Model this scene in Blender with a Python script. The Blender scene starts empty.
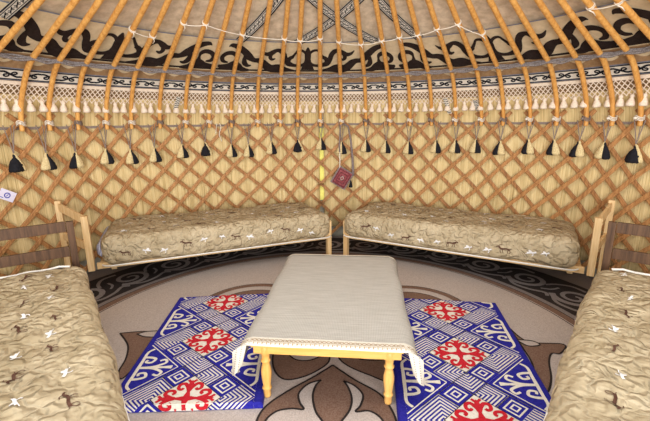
import bpy, bmesh, math, random
import numpy as np
from mathutils import Vector, Matrix
from mathutils.geometry import tessellate_polygon
R_ = math.radians
random.seed(5)
scn = bpy.context.scene
COL = scn.collection

# ---------------------------------------------------------------- camera, world, lights, exposure
EYE = 1.5
PITCH, ROLL, FOC = R_(13.0), R_(0.5), 386.0
cam_data = bpy.data.cameras.new('camera'); cam = bpy.data.objects.new('camera', cam_data); COL.objects.link(cam)
fw = Vector((0, math.cos(PITCH), -math.sin(PITCH))); up = Vector((0, math.sin(PITCH), math.cos(PITCH))); rt = Vector((1, 0, 0))
e1 = rt*math.cos(ROLL) - up*math.sin(ROLL); e2 = rt*math.sin(ROLL) + up*math.cos(ROLL)
m = Matrix((e1, e2, -fw)).transposed().to_4x4(); m.translation = Vector((0, 0, EYE))
cam.matrix_world = m
cam_data.sensor_fit = 'HORIZONTAL'; cam_data.sensor_width = 36; cam_data.lens = FOC/650*36; cam_data.clip_start = 0.05
scn.camera = cam

W = bpy.data.worlds.new('daylight'); scn.world = W; W.use_nodes = True
W.node_tree.nodes['Background'].inputs[0].default_value = (0.93, 0.96, 1.0, 1)
W.node_tree.nodes['Background'].inputs[1].default_value = 1.3

def area(name, loc, target, sx, sy, power, col=(1, 1, 1)):
    l = bpy.data.lights.new(name, 'AREA'); l.shape = 'RECTANGLE'; l.size = sx; l.size_y = sy; l.energy = power; l.color = col
    o = bpy.data.objects.new(name, l); COL.objects.link(o); o.location = loc
    o.rotation_euler = (Vector(target)-Vector(loc)).to_track_quat('-Z', 'Y').to_euler(); return o
area('crown_daylight', (0, 1.9, 2.75), (0, 1.9, 0), 1.2, 1.2, 26, (1, 0.99, 0.96))
area('door_daylight', (0.1, -3.0, 1.3), (0, 4.0, 2.0), 4.2, 2.6, 300, (1, 0.99, 0.98))
scn.view_settings.view_transform = 'Standard'; scn.view_settings.look = 'None'; scn.view_settings.gamma = 1
scn.view_settings.use_curve_mapping = False
scn.view_settings.exposure = 0.28

# ---------------------------------------------------------------- materials
def s2l(c): return tuple(((v/255)/12.92 if v/255 <= .04045 else ((v/255+.055)/1.055)**2.4) for v in c)
class NT:
    def __init__(s, name, rough=.8):
        s.m = bpy.data.materials.new(name); s.m.use_nodes = True; s.t = s.m.node_tree
        s.b = s.t.nodes['Principled BSDF']; s.b.inputs['Roughness'].default_value = rough
        s.b.inputs['Specular IOR Level'].default_value = .25
        s.co = s.n('ShaderNodeTexCoord').outputs['Object']
    def n(s, t, **k):
        x = s.t.nodes.new(t)
        for a, v in k.items(): setattr(x, a, v)
        return x
    def l(s, a, b): s.t.links.new(a, b)
    def mapping(s, scale, src=None, rot=(0, 0, 0)):
        x = s.n('ShaderNodeMapping'); x.inputs['Scale'].default_value = scale; x.inputs['Rotation'].default_value = rot
        s.l(src or s.co, x.inputs[0]); return x.outputs[0]
    def noise(s, scale, vec=None, detail=4, rough=.6):
        x = s.n('ShaderNodeTexNoise'); x.inputs['Scale'].default_value = scale; x.inputs['Detail'].default_value = detail
        x.inputs['Roughness'].default_value = rough; s.l(vec or s.co, x.inputs['Vector']); return x.outputs[0]
    def ramp(s, fac, stops):
        x = s.n('ShaderNodeValToRGB'); e = x.color_ramp.elements
        while len(e) < len(stops): e.new(.5)
        for el, (p, c) in zip(e, stops): el.position = p; el.color = (*s2l(c), 1)
        s.l(fac, x.inputs[0]); return x.outputs[0]
    def mix(s, fac, a, b, mode='MIX'):
        x = s.n('ShaderNodeMix', data_type='RGBA', blend_type=mode)
        if isinstance(fac, float): x.inputs[0].default_value = fac
        else: s.l(fac, x.inputs[0])
        s.l(a, x.inputs[6]); s.l(b, x.inputs[7]); return x.outputs[2]
    def base(s, c): s.l(c, s.b.inputs['Base Color'])
    def bump(s, h, dist=.003, strength=.6):
        x = s.n('ShaderNodeBump'); x.inputs['Distance'].default_value = dist; x.inputs['Strength'].default_value = strength
        s.l(h, x.inputs['Height']); s.l(x.outputs[0], s.b.inputs['Normal'])
def fabric(name, col, var=10, scale=40, bump=.002, rough=.9, fine=400):
    k = NT(name, rough); f = k.noise(scale); c2 = tuple(max(0, v-var) for v in col); c1 = tuple(min(255, v+var) for v in col)
    k.base(k.ramp(f, [(.35, c2), (.65, c1)])); k.bump(k.noise(fine, detail=2), bump, .7); return k.m
def wood(name, col, dark, axis=2, rough=.5, scale=6):
    k = NT(name, rough); sc = [14, 14, 14]; sc[axis] = 1.0
    v = k.mapping(sc); f = k.noise(scale, v, 5, .65); k.base(k.ramp(f, [(.32, dark), (.62, col)])); k.bump(f, .002, .3); return k.m
def reedmat():
    k = NT('dry_reed', .7)
    # angular streaks: use object coords converted to an angle around the yurt's axis
    sep = k.n('ShaderNodeSeparateXYZ'); k.l(k.co, sep.inputs[0])
    at = k.n('ShaderNodeMath', operation='ARCTAN2'); k.l(sep.outputs[0], at.inputs[0]); k.l(sep.outputs[1], at.inputs[1])
    comb = k.n('ShaderNodeCombineXYZ'); k.l(at.outputs[0], comb.inputs[0]); k.l(sep.outputs[2], comb.inputs[2])
    v = k.mapping((430, 1, 2.2), comb.outputs[0]); f = k.noise(1.0, v, 3, .7)
    v2 = k.mapping((60, 1, 1.2), comb.outputs[0]); g = k.noise(1.0, v2, 3, .6)
    c = k.ramp(f, [(.30, (150, 124, 72)), (.42, (218, 192, 138)), (.62, (240, 222, 172))])
    c2 = k.ramp(g, [(.3, (216, 208, 190)), (.6, (255, 250, 242))])
    k.base(k.mix(1.0, c, c2, 'MULTIPLY')); k.bump(f, .005, .8); return k.m
M = {}
M['reed'] = reedmat()
M['felt'] = fabric('burlap_felt', (210, 190, 162), 16, 14, .003)
M['felt_cream'] = fabric('cream_felt', (218, 198, 162), 9, 16, .003)
M['felt_dark'] = fabric('dark_brown_felt', (42, 30, 26), 8, 30, .002)
M['felt_tan'] = fabric('tan_felt', (160, 128, 92), 10, 30, .002)
M['edge_lace'] = fabric('crochet_edge', (216, 207, 190), 6, 60, .002)
M['lace_gap_shade'] = fabric('lace_gap_shade_felt', (142, 112, 76), 12, 40, .002)  # dark brown that paints the shade behind the net
M['blue_grey'] = fabric('blue_grey_edging', (128, 130, 142), 8, 60, .001)
M['black'] = fabric('black_wool', (28, 27, 32), 6, 60, .002)
M['white_wool'] = fabric('white_wool', (226, 216, 200), 8, 60, .002)
M['lace'] = fabric('cotton_lace', (234, 216, 194), 8, 80, .001)
M['cream_wool'] = fabric('cream_wool', (214, 192, 142), 16, 90, .003)
M['rope'] = fabric('grey_purple_rope', (128, 119, 116), 26, 120, .003)
M['cord'] = fabric('grey_cord', (138, 122, 112), 12, 100, .001)
M['white_cord'] = fabric('white_cord', (232, 222, 205), 8, 100, .001)
M['pole'] = wood('varnished_pole', (228, 172, 96), (194, 130, 62), 2, .38, 3)
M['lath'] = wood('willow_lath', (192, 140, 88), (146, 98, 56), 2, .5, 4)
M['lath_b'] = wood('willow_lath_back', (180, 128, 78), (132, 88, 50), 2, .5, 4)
M['pine'] = wood('pale_pine', (232, 200, 150), (208, 166, 108), 2, .55, 3)
M['pine_x'] = wood('pale_pine_board', (230, 198, 148), (205, 164, 108), 0, .55, 3)
M['darkwood'] = wood('stained_brown_wood', (98, 70, 48), (62, 42, 28), 2, .55, 4)
M['darkwood_x'] = wood('stained_brown_board', (102, 73, 50), (64, 44, 30), 0, .55, 4)
M['tablewood'] = wood('varnished_table_pine', (234, 180, 104), (214, 156, 76), 2, .35, 3)
M['tablewood_x'] = wood('varnished_table_board', (236, 182, 106), (218, 160, 80), 0, .35, 3)
M['canvas'] = fabric('grey_canvas', (176, 170, 152), 10, 8, .002)
M['yellow'] = fabric('slit_daylight_strip', (246, 238, 130), 6, 20, .001)  # bright yellow painted for daylight seen through the reed slit
M['red_rug'] = fabric('red_wool', (190, 28, 42), 8, 80, .002)
M['blue_rug'] = fabric('blue_wool', (34, 32, 138), 8, 80, .002)
M['cream_rug'] = fabric('cream_rug_wool', (224, 216, 200), 8, 80, .002)
M['bag_red'] = fabric('madder_red_weave', (138, 66, 70), 22, 50, .002)
M['bag_grey'] = fabric('grey_weave', (132, 118, 116), 12, 60, .002)
M['c_light'] = fabric('carpet_light', (184, 170, 160), 13, 130, .004, .95, 260)
M['c_brown'] = fabric('carpet_brown', (122, 94, 78), 13, 130, .004, .95, 260)
M['c_black'] = fabric('carpet_black', (44, 36, 33), 8, 130, .004, .95, 260)
M['c_grey'] = fabric('carpet_grey', (130, 120, 116), 10, 130, .004, .95, 260)
def quiltmat():
    k = NT('quilted_beige_cotton', .7); w = k.noise(7, None, 3); cm = k.n('ShaderNodeVectorMath', operation='MULTIPLY_ADD')
    nz = k.n('ShaderNodeTexNoise'); nz.inputs['Scale'].default_value = 9; k.l(k.co, nz.inputs['Vector'])
    k.l(nz.outputs[1], cm.inputs[0]); cm.inputs[1].default_value = (.2, .2, .2); k.l(k.co, cm.inputs[2])
    vo = k.n('ShaderNodeTexVoronoi', feature='DISTANCE_TO_EDGE'); vo.inputs['Scale'].default_value = 10.5; k.l(cm.outputs[0], vo.inputs['Vector'])
    mr = k.n('ShaderNodeMapRange'); mr.inputs[1].default_value = 0; mr.inputs[2].default_value = .30; k.l(vo.outputs[0], mr.inputs[0]); mr.interpolation_type = 'SMOOTHSTEP'
    k.base(k.ramp(w, [(.3, (164, 145, 112)), (.7, (194, 176, 144))])); k.bump(mr.outputs[0], .016, .85); return k.m
M['quilt'] = quiltmat()
M['quilt_brown'] = fabric('print_brown', (88, 58, 44), 12, 30, .001)
M['quilt_white'] = fabric('print_white', (232, 228, 224), 8, 30, .001)
M['piping'] = fabric('white_piping', (232, 226, 216), 6, 60, .001)
M['paper'] = fabric('pale_lilac_card', (222, 216, 232), 4, 10, .0003)
M['ink'] = fabric('blue_ink', (66, 66, 160), 5, 10, .0003)
def ticking():
    k = NT('blue_ticking', .85)
    w = k.n('ShaderNodeTexWave'); w.inputs['Scale'].default_value = 22; w.inputs['Distortion'].default_value = .3; k.l(k.co, w.inputs[0])
    k.base(k.ramp(w.outputs[1], [(.35, (120, 128, 168)), (.55, (216, 216, 226))])); return k.m
M['ticking'] = ticking()
def woven():
    k = NT('woven_tablecloth', .6)
    sep = k.n('ShaderNodeSeparateXYZ'); k.l(k.co, sep.inputs[0])
    v = k.mapping((1, 14, 1)); f = k.noise(5, v, 4, .7)
    w = k.n('ShaderNodeTexWave', bands_direction='Y'); w.inputs['Scale'].default_value = 26; w.inputs['Distortion'].default_value = .6; k.l(k.co, w.inputs[0])
    w2 = k.n('ShaderNodeTexWave', bands_direction='X'); w2.inputs['Scale'].default_value = 34; k.l(k.co, w2.inputs[0])
    c = k.ramp(f, [(.3, (172, 167, 158)), (.7, (200, 196, 188))])
    c2 = k.ramp(w.outputs[1], [(.2, (226, 222, 216)), (.8, (255, 255, 255))])
    k.base(k.mix(1.0, c, c2, 'MULTIPLY'))
    mm = k.n('ShaderNodeMath', operation='ADD'); k.l(w.outputs[1], mm.inputs[0]); k.l(w2.outputs[1], mm.inputs[1])
    k.bump(mm.outputs[0], .002, .5); k.b.inputs['Specular IOR Level'].default_value = .4; return k.m
M['woven'] = woven()

# ---------------------------------------------------------------- mesh builder
class MB:
    def __init__(s): s.v = []; s.f = []; s.mi = []; s.mats = []; s.cur = 0
    def mat(s, key):
        if key not in s.mats: s.mats.append(key)
        s.cur = s.mats.index(key); return s
    def add(s, vs, fs):
        o = len(s.v); s.v += [tuple(v) for v in vs]; s.f += [tuple(i+o for i in f) for f in fs]; s.mi += [s.cur]*len(fs)
    def box(s, c, size, M4=None, bev=0):
        x, y, z = (d/2 for d in size); b = min(bev, x*.45, y*.45, z*.45) if bev else 0
        if b:
            bm = bmesh.new(); bmesh.ops.create_cube(bm, size=1)
            for q in bm.verts: q.co = Vector((q.co.x*2*x, q.co.y*2*y, q.co.z*2*z))
            bmesh.ops.bevel(bm, geom=list(bm.edges), offset=b, segments=2, affect='EDGES', profile=.6)
            bm.verts.index_update(); vs = [q.co.copy() for q in bm.verts]; fs = [[q.index for q in f.verts] for f in bm.faces]; bm.free()
        else:
            vs = [Vector((a*x, b_*y, c_*z)) for a in (-1, 1) for b_ in (-1, 1) for c_ in (-1, 1)]
            fs = [(0, 1, 3, 2), (4, 6, 7, 5), (0, 4, 5, 1), (2, 3, 7, 6), (0, 2, 6, 4), (1, 5, 7, 3)]
        c = Vector(c); vs = [((M4 @ v) if M4 else v)+c for v in vs]; s.add(vs, fs)
    def beam(s, a, b, w, h, bev=.004, upv=(0, 0, 1)):
        a, b = Vector(a), Vector(b); d = b-a; L = d.length; x = d/L; u = Vector(upv); y = u.cross(x)
        if y.length < 1e-3: y = Vector((0, 1, 0)).cross(x)
        y.normalize(); z = x.cross(y); s.box((a+b)/2, (L, w, h), Matrix((x, y, z)).transposed(), bev)
    def tube(s, pts, r, n=8, cap=True, flat=1.0):
        pts = [Vector(p) for p in pts]; N = len(pts); rs = r if isinstance(r, (list, tuple)) else [r]*N
        vs = []; pn = None
        for i, p in enumerate(pts):
            t = (pts[min(i+1, N-1)]-pts[max(i-1, 0)]).normalized()
            if pn is None: pn = t.orthogonal().normalized()
            pn = (pn-t*pn.dot(t)).normalized(); bn = t.cross(pn)
            for k in range(n):
                a = 2*math.pi*k/n; vs.append(p+(pn*math.cos(a)+bn*math.sin(a)*flat)*rs[i])
        fs = [(i*n+k, i*n+(k+1) % n, (i+1)*n+(k+1) % n, (i+1)*n+k) for i in range(N-1) for k in range(n)]
        if cap: fs += [tuple(reversed(range(n))), tuple((N-1)*n+k for k in range(n))]
        s.add(vs, fs)
    def lathe(s, prof, c=(0, 0, 0), n=16, squash=(1, 1)):
        vs = []; N = len(prof)
        for r, z in prof:
            for k in range(n):
                a = 2*math.pi*k/n; vs.append((c[0]+r*math.cos(a)*squash[0], c[1]+r*math.sin(a)*squash[1], c[2]+z))
        fs = [(i*n+k, i*n+(k+1) % n, (i+1)*n+(k+1) % n, (i+1)*n+k) for i in range(N-1) for k in range(n)]
        fs += [tuple(reversed(range(n))), tuple((N-1)*n+k for k in range(n))]; s.add(vs, fs)
    def grid(s, fn, us, vs_, thick=None):
        if fn.__name__ == 'T_': vs_ = [vs_[0]+(vs_[-1]-vs_[0])*k/max(1, round(abs(vs_[-1]-vs_[0])/.012)) for k in range(max(1, round(abs(vs_[-1]-vs_[0])/.012))+1)]
        nu, nv = len(us), len(vs_)
        s.add([fn(u, v) for u in us for v in vs_], [(i*nv+j, i*nv+j+1, (i+1)*nv+j+1, (i+1)*nv+j) for i in range(nu-1) for j in range(nv-1)])
    def ribbon(s, pts, w, fn, off=0.0, taper=None):
        """pts in pattern coordinates; w width or list; fn(u,v,off)->3D"""
        N = len(pts); ws = w if isinstance(w, (list, tuple)) else [w]*N
        s.nr = (getattr(s, 'nr', 0)+1) % 48; off += s.nr*.000018
        L = []; 
        for i in range(N):
            a = pts[max(i-1, 0)]; b = pts[min(i+1, N-1)]; dx, dy = b[0]-a[0], b[1]-a[1]; q = math.hypot(dx, dy) or 1
            nx, ny = -dy/q, dx/q; h = ws[i]/2
            L += [fn(pts[i][0]+nx*h, pts[i][1]+ny*h, off), fn(pts[i][0]-nx*h, pts[i][1]-ny*h, off)]
        s.add(L, [(2*i, 2*i+1, 2*i+3, 2*i+2) for i in range(N-1)])
    def poly(s, pts, fn, off=0.0):
        tri = tessellate_polygon([[Vector((p[0], p[1], 0)) for p in pts]])
        s.add([fn(p[0], p[1], off) for p in pts], tri)
    def build(s, name, parent=None, smooth=False, mat=None):
        me = bpy.data.meshes.new(name); org = Vector((0, 0, 0))
        me.from_pydata(s.v, [], s.f); me.update()
        for k in (s.mats or [mat]): me.materials.append(M[k])
        if s.mats: me.polygons.foreach_set('material_index', s.mi)
        if smooth: me.polygons.foreach_set('use_smooth', [True]*len(me.polygons))
        o = bpy.data.objects.new(name, me); COL.objects.link(o)
        if parent: o.parent = parent
        return o
def recentre(o, loc):
    o.data.transform(Matrix.Translation(-Vector(loc))); o.location = loc; return o
def fixn(o):
    bm = bmesh.new(); bm.from_mesh(o.data); bmesh.ops.recalc_face_normals(bm, faces=bm.faces); bm.to_mesh(o.data); bm.free(); return o
def tag(o, label=None, cat=None, group=None, kind=None):
    if label: o['label'] = label
    if cat: o['category'] = cat
    if group: o['group'] = group
    if kind: o['kind'] = kind
    return o
def empty(name, loc=(0, 0, 0), rz=0):
    o = bpy.data.objects.new(name, None); COL.objects.link(o); o.location = loc; o.rotation_euler = (0, 0, rz); o.empty_display_size = .1; return o
def crom(P, n=6):
    """Catmull-Rom through P (tuples of any length)"""
    out = []; P = [tuple(p) for p in P]; Q = [P[0]]+P+[P[-1]]
    for i in range(1, len(Q)-2):
        for k in range(n):
            t = k/n; out.append(tuple(.5*((2*b)+(-a+c)*t+(2*a-5*b+4*c-d)*t*t+(-a+3*b-3*c+d)*t**3) for a, b, c, d in zip(Q[i-1], Q[i], Q[i+1], Q[i+2])))
    out.append(P[-1]); return out
ORD = ['zeroth', 'first', 'second', 'third', 'fourth', 'fifth', 'sixth', 'seventh', 'eighth', 'ninth', 'tenth', 'eleventh', 'twelfth', 'thirteenth', 'fourteenth', 'fifteenth', 'sixteenth']
def ordinal(i, n):
    """i from 0, n items, left to right"""
    if i == 0: return 'leftmost'
    if i == n-1: return 'rightmost'
    if i < n/2: return ORD[i+1]+' from the left'
    return ORD[n-i]+' from the right'

# ---------------------------------------------------------------- yurt geometry
CY = 1.9; RL = 2.98
PROF = [(3.03, 0), (3.03, 1.5), (2.94, 1.70), (2.80, 1.90), (2.64, 2.03)]
SL = math.tan(R_(24.5))
PROF += [(2.64-k*.18, 2.03+k*.18*SL) for k in range(1, 11)]
KN = [0]
for a, b in zip(PROF, PROF[1:]): KN.append(KN[-1]+math.hypot(a[0]-b[0], a[1]-b[1]))
def raw(t):
    i = 0
    while i < len(KN)-2 and KN[i+1] < t: i += 1
    f = (t-KN[i])/(KN[i+1]-KN[i]); return tuple(PROF[i][q]+(PROF[i+1][q]-PROF[i][q])*f for q in (0, 1))
def smooth_raw(t, w=.07):       # rounded profile: running mean of the polyline
    n = 9; a = [raw(min(max(t+w*(k-n//2)/(n//2), 0), KN[-1])) for k in range(n)]; return sum(p[0] for p in a)/n, sum(p[1] for p in a)/n
TAB = [smooth_raw(k*.01, min(.07, k*.01)) for k in range(int(KN[-1]/.01)-6)]
CUM = [k*.01 for k in range(len(TAB))]
def prof_at(t):
    t = min(max(t, 0), CUM[-1]-.0001); i = int(t/.01); i = min(i, len(TAB)-2); f = t/.01-i
    def tn(k):
        a, b = TAB[max(k-1, 0)], TAB[min(k+1, len(TAB)-1)]; dr, dz = b[0]-a[0], b[1]-a[1]; L = math.hypot(dr, dz); return -dz/L, dr/L
    n0, n1 = tn(i), tn(i+1)
    return TAB[i][0]+(TAB[i+1][0]-TAB[i][0])*f, TAB[i][1]+(TAB[i+1][1]-TAB[i][1])*f, n0[0]+(n1[0]-n0[0])*f, n0[1]+(n1[1]-n0[1])*f
def t_of_z(z):
    for i in range(len(TAB)-1):
        if TAB[i][1] <= z <= TAB[i+1][1]: return .01*(i+(z-TAB[i][1])/(TAB[i+1][1]-TAB[i][1]))
def S(th, t, off=0.0):
    """point on the felt shell; th in degrees from straight ahead, t arc length up the shell, off towards the inside"""
    r, z, nr, nz = prof_at(t); r += nr*off; z += nz*off
    a = R_(th); return (r*math.sin(a), CY+r*math.cos(a), z)
def frange(a, b, n): return [a+(b-a)*k/n for k in range(n+1)]

# ---- setting
mb = MB().mat('c_grey')
mb.lathe([(3.3, -.06), (3.3, 0)], (0, CY, 0), 72)
o = mb.build('floor'); tag(o, kind='structure')
TH0, TH1 = -104, 104
def shell(name, t0, t1, off, mat, n=16, a0=TH0, a1=TH1):
    mb = MB().mat(mat); ths = frange(a0, a1, 96); ts = frange(t0, t1, n)
    if t1 > 1.45: ts = sorted(set(ts+[c for c in CUM[::3] if max(t0, 1.4) < c < t1]))
    mb.grid(lambda u, v: S(u, v, off), ths, ts)
    o = mb.build(name, smooth=True)
    md = o.modifiers.new('thickness', 'SOLIDIFY'); md.thickness = .015; md.offset = 0
    return o
tag(shell('wall_round', 0, 1.56, -.05, 'canvas'), kind='structure')
tag(shell('ceiling', t_of_z(1.55), CUM[-1], -.02, 'felt'), kind='structure')

# ---- reed screens (with the slit between them)
tR0 = .15
def reed(name, a0, a1, label):
    o = shell(name, tR0, t_of_z(1.74), 0.0, 'reed', 10, a0, a1)
    o.data.transform(Matrix.Translation((0, -CY, 0))); o.location = (0, CY, 0)
    return tag(o, label, 'reed screen', 'reed screens behind the lattice')
reed('reed_screen', TH0, -1.2, 'straw-coloured reed screen behind the lattice, left of the bright slit')
reed('reed_screen', -.15, TH1, 'straw-coloured reed screen behind the lattice, right of the bright slit')
mb = MB().mat('yellow'); mb.grid(lambda u, v: S(u, v, -.02), frange(-1.9, .9, 2), frange(.5, 1.42, 6))  # added strip, its yellow stands in for light coming through the gap
tag(mb.build('slit_daylight_strip'), 'narrow yellow cloth strip added to stand for daylight in the slit between reed screens', 'cloth')

# ---- felt trims, on the shell
def trim(name, mbx, label, cat, smooth=False): return tag(mbx.build(name, smooth=smooth), label, cat)
# black and white woven band
def lay(off):
    def T_(u, v): return S(u, v, off)
    return T_
tb0, tb1 = t_of_z(1.852), t_of_z(1.928)
mb = MB(); ths = frange(-95, 95, 150)
mb.mat('blue_grey').grid(lay(.006), ths, [tb0-.008, tb1+.008])
mb.mat('white_wool').grid(lay(.009), ths, [tb0+.010, tb1-.010])
mb.mat('black').grid(lay(.010), ths, [tb0+.001, tb0+.010]); mb.grid(lay(.010), ths, [tb1-.012, tb1-.001])
pit = 2.9; hb = tb1-tb0; tm = (tb0+tb1)/2
def sp(cx, cy, r0, r1, a0, a1, n=14, kx=1.0, ky=1.0):
    return [(cx+kx*(r0+(r1-r0)*k/n)*math.cos(R_(a0+(a1-a0)*k/n)), cy+ky*(r0+(r1-r0)*k/n)*math.sin(R_(a0+(a1-a0)*k/n))) for k in range(n+1)]
mpd = 1/(math.pi/180*2.85)      # degrees per metre along the band
def Fd(c0, t0, r=2.85):         # local metres -> shell
    q = 180/math.pi/r
    return lambda u, v, off: S(c0+u*q, t0+v, off)
mb.mat('black')
k = -94
j = 0
while k < 94:
    f = Fd(k, tm); sg = 1 if j % 2 == 0 else -1
    mb.ribbon(crom([(-.072, -sg*.020), (-.045, -sg*.022), (0, 0), (.045, sg*.022), (.072, sg*.020)], 4), .017, f, .012)
    mb.ribbon(sp(-.030, sg*.010, .017, .006, -40*sg, 330*sg, 12, 1.35), .014, f, .012)
    mb.ribbon(sp(.030, -sg*.010, .017, .006, 140*sg, 510*sg, 12, 1.35), .014, f, .012)
    k += pit; j += 1
trim('woven_band', mb, 'black and white scroll-patterned woven band edged in blue grey above the lace', 'woven band')
# mottled tan strip
ts0, ts1 = t_of_z(1.93), t_of_z(2.03)
mb = MB(); mb.mat('felt_tan').grid(lay(.005), ths, frange(ts0, ts1+.03, 3))
mb.mat('felt_cream'); k = -94; j = 0
while k < 94:
    f = Fd(k, (ts0+ts1)/2)
    mb.ribbon(crom([(-.10, .02), (-.04, .045), (0, .012), (.05, -.01), (.1, .02)], 4), .03+.01*(j % 2), f, .009)
    mb.ribbon(sp(.03, .045, .03, .012, 180, 420, 8), .022, f, .011)
    k += 4.9; j += 1
trim('felt_strip', mb, 'narrow tan felt strip with pale curls just below the grey rope', 'felt strip')
mb = MB(); mb.mat('lace_gap_shade').grid(lay(.004), ths, [t_of_z(1.66), t_of_z(1.87)])  # added dark strip: shade between the lace knots, put in as colour
trim('lace_shade_strip', mb, 'brown felt strip added as the shade in the gaps of the knotted lace', 'felt')
# big cream band with dark scrolls
tc0, tc1 = t_of_z(2.035), t_of_z(2.256)
mb = MB(); mb.mat('felt_cream').grid(lay(.006), ths, frange(tc0, tc1, 3))
mb.mat('blue_grey').grid(lay(.009), ths, [tc1-.004, tc1+.010])
# ram-horn scrolls: a quarter repeat as tapering strokes (x, y down, width), mirrored along the band
QUARTER = 21.8
STROKES = [
 [(66, 90, 8), (67, 120, 34), (66, 160, 46), (66, 200, 44), (66, 240, 64), (66, 300, 96)],
 [(78, 155, 18), (98, 130, 18), (130, 116, 16), (162, 118, 14), (182, 142, 16), (208, 172, 20)],
 [(80, 222, 22), (108, 247, 22), (150, 257, 20), (200, 252, 26), (245, 235, 42), (275, 195, 38), (292, 155, 36), (322, 127, 32), (362, 120, 24), (402, 140, 34), (442, 155, 28), (480, 148, 20), (514, 122, 5)],
 [(200, 172, 20), (235, 190, 30), (250, 218, 36)],
 [(408, 150, 24), (420, 180, 28), (400, 201, 20), (370, 192, 7)],
 [(186, 308, 14), (260, 298, 32), (330, 286, 62), (400, 288, 56), (440, 270, 56), (480, 236, 50), (520, 216, 36), (565, 212, 32), (611, 184, 50), (651, 150, 46), (701, 117, 38), (751, 99, 30), (791, 94, 22), (815, 106, 4)],
 [(640, 175, 34), (652, 205, 30), (646, 242, 36), (616, 266, 24), (584, 262, 8)],
 [(596, 311, 14), (661, 301, 36), (701, 277, 52), (741, 268, 62), (791, 282, 44), (846, 286, 34), (872, 272, 12)],
 [(735, 250, 40), (732, 205, 16), (740, 174, 26), (776, 158, 28), (826, 168, 28), (853, 200, 30), (836, 234, 24), (794, 243, 10)],
]
def motif(c0, sg):
    hb_ = tc1-tc0
    def f(u, v, off): return S(c0+sg*(u-65)/826*QUARTER, tc0+hb_*(.04+.98*(315-v)/269), off)
    mb.mat('felt_dark'); mb.ribbon([(x, 309) for x in frange(65, 891, 30)], 15, f, .009)
    for P in STROKES:
        c = crom(P, 5); mb.ribbon([(p[0], p[1]) for p in c], [max(2, p[2]*1.28) for p in c], f, .009)
for k in range(-5, 5):
    motif(-4+k*2*QUARTER, 1); motif(-4+k*2*QUARTER, -1)
trim('felt_band', mb, 'wide cream felt band with dark brown ram-horn scrolls under the roof poles', 'felt band')

# crossing woven straps on the roof felt : from image-derived shell coordinates (th,t)
tT = tc1
def strap(th_a, th_b, label, ta, tb, lift):
    mb = MB(); N = 40; ex = .007+lift
    def fn(u, v, off):      # u along 0..1 , v across in metres
        t = ta+(tb-ta)*u; th = th_a+(th_b-th_a)*u; r = prof_at(t)[0]
        dth = R_(th_b-th_a)*r; dt = tb-ta; L = math.hypot(dth, dt); nx, ny = -dt/L, dth/L
        return S(th+math.degrees(v*nx/r), t+v*ny, off+ex)
    us = frange(0, 1, N)
    mb.mat('white_wool').grid(lambda u, v: fn(u, v, .006), us, [-.046, .046])
    mb.mat('black')
    for v0 in (-.046, .034): mb.grid(lambda u, v: fn(u, v, .009), us, [v0, v0+.012])
    for v0 in (-.027, .021): mb.grid(lambda u, v: fn(u, v, .009), us, [v0, v0+.006])
    q = 0; Lm = math.hypot(R_(th_b-th_a)*1.9, tb-ta)
    while q < 1-.06:
        g = lambda u, v, off, q=q: fn(q+u/Lm, v, off)
        mb.ribbon(sp(.016, .004, .012, .004, 180, 480, 8), .007, g, .009)
        mb.ribbon(sp(.048, -.004, .012, .004, 0, 300, 8), .007, g, .009)
        mb.ribbon([(0, -.016), (.03, .0), (.064, .016)], .007, g, .009)
        q += .066/Lm
    tag(mb.build('woven_strap'), label, 'woven strap', 'black and white straps crossing the roof')
STRAPS = [(-67.9, -66.6, -.16, .30, 'black and white woven roof strap at the far left corner of the roof'),
          (-21.6, -9.9, .0, .80, 'black and white woven roof strap rising rightward, left of the crossed pair'),
          (-6.9, 17.3, .0, .80, 'black and white woven roof strap of the crossed pair, foot on the left'),
          (13.6, -9.0, .0, .80, 'black and white woven roof strap of the crossed pair, foot on the right'),
          (24.7, 11.7, .0, .80, 'black and white woven roof strap rising leftward, right of the crossed pair')]
for q_, (a, b, t0_, t1_, lb) in enumerate(STRAPS): strap(a, b, lb, tc1+.008+t0_, tc1+t1_, .003*(q_ % 2))

# ---- lace fringe
pol_th = [-66, -60.6, -56.4, -51.8, -47, -42.3, -36.8, -31.6, -26.6, -21.6, -15.7, -10.5, -6.3, -.9, 4.1, 9.9, 15.4, 20.1, 24.8, 30, 35.4, 39.8, 44.7, 49.5, 54.4, 58.4, 62.3, 67, 71.5]
lace = empty('lace_fringe', (0, CY, 1.85)); tag(lace, 'pale knotted cotton net fringe with small tassels hanging above the lattice', 'lace fringe')
def toparent(o, p): o.parent = p; o.matrix_parent_inverse = Matrix.Translation(-p.location); return o
LO = .03
tl1, tl0 = t_of_z(1.85), t_of_z(1.70)
mb = MB().mat('lace')
f = lambda u, v, off: S(u, v, off)
mb.grid(lay(LO), ths, [tl1-.03, tl1+.004])
cell = 0.042; q = math.degrees(1/2.86)
def fl(u, v, off): return S(u*q, v, off)
for sg in (1, -1):
    n0 = int(74/q/(cell)) 
    for i in range(-n0, n0):
        x = i*cell; H = tl1-.03-tl0
        pts = [(x+sg*(k/4)*H*.72, tl1-.03-H*k/4) for k in range(5)]
        mb.ribbon(pts, .0085, fl, LO+.001*sg)
o = mb.build('net'); toparent(o, lace)
npz = []
k = -68.0
while k < 69: npz.append(k); k += 1.72+random.uniform(-.12, .12)
tas = MB().mat('lace')
tas.lathe([(.008, .006), (.017, -.006), (.019, -.018), (.013, -.028), (.024, -.045), (.034, -.075), (.033, -.090), (.022, -.096)], (0, 0, 0), 8)
tmesh = None
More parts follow.
